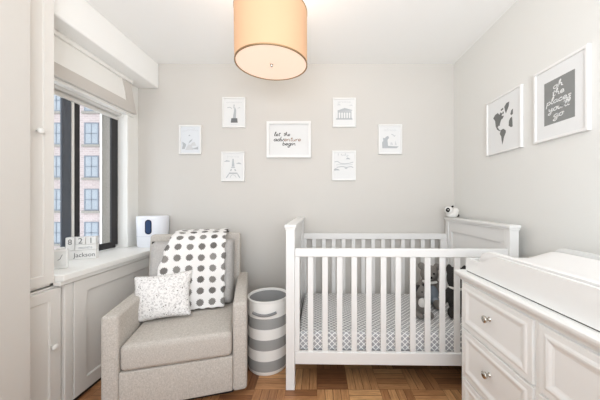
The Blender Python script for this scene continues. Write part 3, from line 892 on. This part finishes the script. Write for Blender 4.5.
GB = 'landmark prints on the back wall'
YW = YB - .0005
x, z, w_, h_ = bwall(180, 202, 125.5, 154.5)
p1 = picture('framed_print', 'small white framed print of a sail-roofed opera house, leftmost on back wall', w_, h_, (x, YW, z), 0, GB, paper='paper_cool')
art(p1, 'pale_ink', lambda b: title(b, 'australia', .088, .15, .011, .012), 'lettering')
def sail(b):
    poly(b, [(-.08, -.09), (-.072, -.05), (-.078, -.02), (-.05, -.035), (-.04, -.05), (-.055, -.09)])
    poly(b, [(.01, -.09), (.07, -.07), (.075, -.055), (.075, -.095)])
    poly(b, [(-.02, -.04), (-.005, -.01), (.022, .008), (.01, -.015)])
    poly(b, [(-.02, .04), (-.005, .048), (.0, .038), (-.012, .034)])
art(p1, 'grey_ink', sail)
art(p1, 'pale_ink', lambda b: (poly(b, [(-.05, -.1), (.03, -.1), (.01, -.05), (-.02, -.045)]), poly(b, [(.0, -.06), (.06, -.06), (.04, -.02), (.015, -.03)])), 'wash')
x, z, w_, h_ = bwall(223, 246, 98, 128)
p2 = picture('framed_print', 'small white framed print of a torch-bearing statue on a dark plinth', w_, h_, (x, YW, z), 0, GB)
art(p2, 'mid_ink', lambda b: poly(b, [(-.032, -.098), (.035, -.098), (.031, -.055), (-.027, -.055)]), 'plinth_drawing')
art(p2, 'grey_ink', lambda b: (poly(b, [(-.012, -.055), (.018, -.055), (.02, .02), (.012, .045), (.004, .05), (.0, .02)]), poly(b, [(.0, .04), (.006, .075), (-.004, .078), (-.006, .04)]), line(b, [(-.065, .046), (-.04, .05), (-.02, .038)], .006), line(b, [(.035, .04), (.05, .047), (.06, .044)], .004)))
art(p2, 'pale_ink', lambda b: (title(b, 'america', .092, .15, .010), line(b, [(-.03, -.115), (.03, -.115)], .003)), 'lettering')
x, z, w_, h_ = bwall(222, 245, 152, 181.5)
p3 = picture('framed_print', 'small white framed print of an iron lattice tower with two clouds', w_, h_, (x, YW, z), 0, GB)
def tower(b):
    poly(b, [(-.005, .075), (.006, .075), (.014, .0), (-.013, .0)]); poly(b, [(-.017, -.004), (.018, -.004), (.02, -.014), (-.019, -.014)])
    poly(b, [(-.022, -.025), (-.01, -.025), (-.016, -.043), (-.03, -.043)]); poly(b, [(.011, -.025), (.023, -.025), (.031, -.043), (.017, -.043)])
    poly(b, [(-.04, -.058), (.041, -.058), (.044, -.072), (-.043, -.072)])
    line(b, [(-.043, -.072), (-.052, -.09), (-.066, -.108)], .009); line(b, [(.044, -.072), (.053, -.09), (.067, -.108)], .009)
    line(b, [(-.028, -.108), (-.02, -.088), (.0, -.08), (.02, -.088), (.03, -.106)], .004)
art(p3, 'grey_ink', tower)
art(p3, 'grey_ink', lambda b: (poly(b, [(-.09, .046), (-.03, .048), (-.035, .058), (-.05, .057), (-.06, .063), (-.075, .054)]), poly(b, [(.024, .028), (.085, .022), (.07, .034), (.055, .04), (.045, .035)])), 'cloud_drawing')
art(p3, 'pale_ink', lambda b: title(b, 'france', .09, .12, .012, .006), 'lettering')
x, z, w_, h_ = bwall(332.5, 355.5, 98.5, 127.5)
p4 = picture('framed_print', 'small white framed print of a columned Greek temple', w_, h_, (x, YW, z), 0, GB)
def temple(b):
    poly(b, [(-.066, .012), (.075, .018), (.078, .024), (.005, .044), (-.062, .02)])
    poly(b, [(-.062, .0), (.07, .0), (.07, .012), (-.062, .012)])
    for i in range(6): poly(b, [(-.062 + i * .0245, -.055), (-.052 + i * .0245, -.055), (-.053 + i * .0245, .0), (-.061 + i * .0245, .0)])
    poly(b, [(-.08, -.068), (.082, -.068), (.078, -.055), (-.074, -.055)])
art(p4, 'grey_ink', temple)
art(p4, 'pale_ink', lambda b: (title(b, 'greece', .096, .13, .010), poly(b, [(-.07, .07), (-.03, .07), (-.04, .08), (-.055, .083)]), poly(b, [(.04, .066), (.085, .066), (.07, .076)])), 'lettering')
x, z, w_, h_ = bwall(332, 355.5, 151, 180.5)
p5 = picture('framed_print', 'small white framed print of an arched bridge skyline titled Italy', w_, h_, (x, YW, z), 0, GB)
def bridge(b):
    line(b, [(-.09, .035), (-.06, .04), (-.04, .025), (.0, .018), (.05, .022), (.09, .034)], .006)
    line(b, [(-.075, .005), (-.03, .01), (.04, .006), (.085, .012)], .003)
    line(b, [(-.07, -.018), (-.02, -.01), (.03, -.016), (.07, -.01), (.09, -.022)], .007)
    poly(b, [(-.095, -.048), (-.04, -.046), (-.05, -.036), (-.08, -.026), (-.095, -.034)])
    poly(b, [(.0, -.02), (.04, -.022), (.02, -.034)]); poly(b, [(.018, .062), (.064, .06), (.05, .072), (.035, .078)])
art(p5, 'grey_ink', bridge)
art(p5, 'grey_ink', lambda b: (line(b, [(-.055, .117), (-.055, .095)], .004), title(b, ' taly', .095, .09, .010)), 'lettering')
x, z, w_, h_ = bwall(378, 401.5, 125, 154.5)
p6 = picture('framed_print', 'small white framed print of a hunched grey statue by the water, rightmost small print', w_, h_, (x, YW, z), 0, GB)
art(p6, 'grey_ink', lambda b: (poly(b, [(-.075, -.085), (.06, -.085), (.085, -.068), (.03, -.066), (-.02, -.062), (-.026, -.005), (-.01, .015), (-.02, .035), (-.04, .025), (-.05, .012), (-.07, .015), (-.066, -.01), (-.078, -.03)]),), 'statue_drawing')
art(p6, 'pale_ink', lambda b: (title(b, 'africa', .082, .12, .012), poly(b, [(.0, -.05), (.03, -.055), (.02, -.03), (.005, -.028)]), poly(b, [(.044, -.055), (.065, -.055), (.05, -.01)])), 'lettering')
art(p6, 'grey_ink', lambda b: (line(b, [(.012, .05), (.03, .043), (.04, .03), (.05, .04)], .005),), 'bird_drawing')
x, z, w_, h_ = bwall(267, 311, 122, 158)
q1 = picture('framed_quote', 'wide white framed handwritten adventure quote at the centre of the back wall', w_, h_, (x, YW, z), 0, None, fr=.026, depth=.03)
bm = new(); script(bm, 'let', -.143, .036, .018, YI, .0048, .15, 0, 1.7); script(bm, 'the', -.052, .036, .017, YI, .0042, .15, 0, 1.5); obj('lettering', bm, 'ink', q1)
bm = new(); script(bm, 'adv', -.148, -.014, .020, YI, .0055, .15, 0, 1.7); obj('lettering', bm, 'ink', q1)
bm = new(); script(bm, 'enture', -.148 + 2.9 * .034, -.014, .020, YI, .0046, .15, 0, 1.7); obj('lettering', bm, 'gold', q1, label='bronze lettering')
bm = new(); script(bm, 'begin', -.064, -.054, .018, YI, .0046, .15, 0, 1.72); obj('lettering', bm, 'ink', q1)

# right wall: local x runs toward the camera
GR = None
def rwall(y0, y1, z0, z1): return (XR - .0005, (y0 + y1) / 2, (z0 + z1) / 2), abs(y1 - y0), z1 - z0
loc, w_, h_ = rwall(1.515, 1.21, 1.550, 1.968)
q2 = picture('framed_quote', 'large white framed grey poster of white script lettering on right wall', w_, h_, loc, -PI / 2, None, fr=.015, depth=.02)
bm = new(); flat(bm, [(-.086, -.122), (.086, -.122), (.086, .122), (-.086, .122)], YI, .0006); obj('grey_panel', bm, 'block_ink', q2)
Y2 = YI - .0007
bm = new()
script(bm, 'oh', -.032, .070, .0165, Y2, .0048, .12, .0, 1.8)
script(bm, 'the', -.038, .030, .0165, Y2, .0048, .12, .0, 1.7)
script(bm, 'places', -.072, -.010, .0165, Y2, .0046, .12, .0, 1.75)
script(bm, "you'll", -.060, -.050, .0165, Y2, .0046, .12, .0, 1.75)
script(bm, 'go', -.030, -.090, .0165, Y2, .0048, .12, .0, 1.8)
obj('lettering', bm, 'paper', q2)
loc, w_, h_ = rwall(1.938, 1.608, 1.553, 1.960)
q3 = picture('framed_map', 'white framed grey world map print on the right wall near the corner', w_, h_, loc, -PI / 2, None, fr=.012, depth=.02)
NA = [(-.095,.055),(-.075,.075),(-.05,.08),(-.03,.06),(-.02,.075),(-.005,.06),(-.01,.045),(.012,.04),(.0,.025),(-.015,.02),(-.025,.0),(-.03,-.02),(-.04,-.015),(-.05,-.025),(-.035,-.045),(-.02,-.055),(-.03,-.058),(-.055,-.04),(-.07,-.01),(-.075,.03)]
SA = [(-.02,-.055),(.005,-.05),(.03,-.07),(.028,-.085),(.012,-.11),(.004,-.14),(-.004,-.16),(-.01,-.13),(-.014,-.1),(-.028,-.078)]
GN = [(.015,.1),(.035,.12),(.06,.12),(.055,.09),(.04,.065),(.03,.05),(.022,.07)]
AF = [(.055,-.045),(.058,-.012),(.07,.005),(.085,.008),(.088,-.02),(.09,-.06),(.075,-.06)]
EU = [(.07,.03),(.078,.052),(.092,.06),(.092,.025),(.08,.02)]
bm = new()
for pg in (NA, SA, GN, AF, EU): flat(bm, [(a, b + .012) for a, b in pg], YI)
flat(bm, [(.0, .085), (.012, .08), (.006, .065), (-.005, .07)], YI); flat(bm, [(-.02, .105), (.005, .112), (.004, .098), (-.015, .095)], YI)
obj('map_drawing', bm, 'map_ink', q3)

# ------------------------------------------------------------------ things on the sill
SZ = WZ0 + .0005
pu = thing('air_purifier', 'white rounded air purifier with a blue oval display on the sill', 'air purifier', (-1.525, 2.325, SZ), math.radians(10))
def rrect(hx, hy, r, n=8):
    out = []
    for cx, cy, a0 in ((hx - r, hy - r, 0), (-hx + r, hy - r, PI / 2), (-hx + r, -hy + r, PI), (hx - r, -hy + r, 3 * PI / 2)):
        for i in range(n + 1):
            t = a0 + PI / 2 * i / n; out.append((cx + r * math.cos(t), cy + r * math.sin(t)))
    return out
def loft(levels):
    bm = new(); prev = None
    for z, hx, hy, r in levels:
        ring = [bm.verts.new((a, b, z)) for a, b in rrect(hx, hy, r)]
        if prev is None: bm.faces.new(ring[::-1])
        else:
            n = len(ring)
            for i in range(n): bm.faces.new((prev[i], prev[(i + 1) % n], ring[(i + 1) % n], ring[i]))
        prev = ring
    bm.faces.new(prev); return bm
obj('body', loft([(0, .112, .078, .07), (.01, .122, .085, .075), (.25, .130, .09, .078), (.275, .130, .09, .078), (.281, .125, .085, .074)]), 'purifier', pu, smooth='auto')
obj('seam', loft([(.098, .1262, .0877, .0765), (.101, .1264, .0879, .0765)]), 'purifier2', pu, smooth='auto')
def oval(hx, hz, n=10):
    out = []
    for c, a0 in ((hz - hx, 0), (-(hz - hx), PI)):
        for i in range(n + 1):
            t = a0 + PI * i / n; out.append((hx * math.cos(t), c + hx * math.sin(t)))
    return out
bm = new(); prism(bm, [(a, b + .185) for a, b in oval(.027, .066)], lambda a, b: Vector((a, -.0915, b)), lambda a, b: Vector((a, -.08, b))); f = obj('display_rim', bm, 'displayrim', pu)
bm = new(); prism(bm, [(a, b + .185) for a, b in oval(.019, .056)], lambda a, b: Vector((a, -.093, b)), lambda a, b: Vector((a, -.085, b))); obj('display', bm, 'display', f)

# block calendar
bc = thing('block_calendar', 'white block calendar showing 8 21 on the window sill', 'calendar', (-1.70, 1.815, SZ), math.radians(24))
bc.scale = (1.16, 1.2, 1.26)
cubes = [('base_block', -.072, .072, 0, .05, .0), ('month_block', -.030, .072, .051, .082, .0), ('number_block', -.028, .020, .083, .125, 0), ('number_block', .023, .071, .083, .125, 0), ('number_block', -.074, -.032, .051, .125, 0)]
for nm, x0, x1, z0, z1, _ in cubes:
    bm = new(); box(bm, x0, x1, -.022, .022, z0, z1, .002); obj(nm, bm, 'frame', bc)
RT = (PI / 2, 0, 0)
printed('lettering', '8', .042, 'mid_ink', bc, (-.053, -.0224, .085), RT)
printed('lettering', '2', .045, 'mid_ink', bc, (-.004, -.0224, .089), RT)
printed('lettering', '1', .045, 'mid_ink', bc, (.047, -.0224, .089), RT)
printed('lettering', 'Jackson', .034, 'mid_ink', bc, (.016, -.0224, .013), RT)
printed('lettering', 'months', .022, 'grey_ink', bc, (.021, -.0224, .059), RT)
# little square clock
ck = thing('desk_clock', 'small square white clock at the near end of the window sill', 'clock', (-1.585, 1.545, SZ), math.radians(38))
ck.scale = (.85, .85, 1.1)
bm = new(); box(bm, -.04, .04, -.018, .018, 0, .108, .006, 3); obj('case', bm, 'frame', ck)
bm = new(); box(bm, -.031, .031, -.0195, -.017, .012, .097, .002); obj('face', bm, 'clockface', ck)
bm = new(); ribbon(bm, [Vector((0, .055)), Vector((.012, .078))], .003, -.0196); ribbon(bm, [Vector((0, .055)), Vector((-.012, .048))], .003, -.0196); obj('hands', bm, 'mid_ink', ck)
bm = new(); box(bm, -.022, .022, -.01, .01, .108, .118, .003); obj('top_button', bm, 'frame', ck)
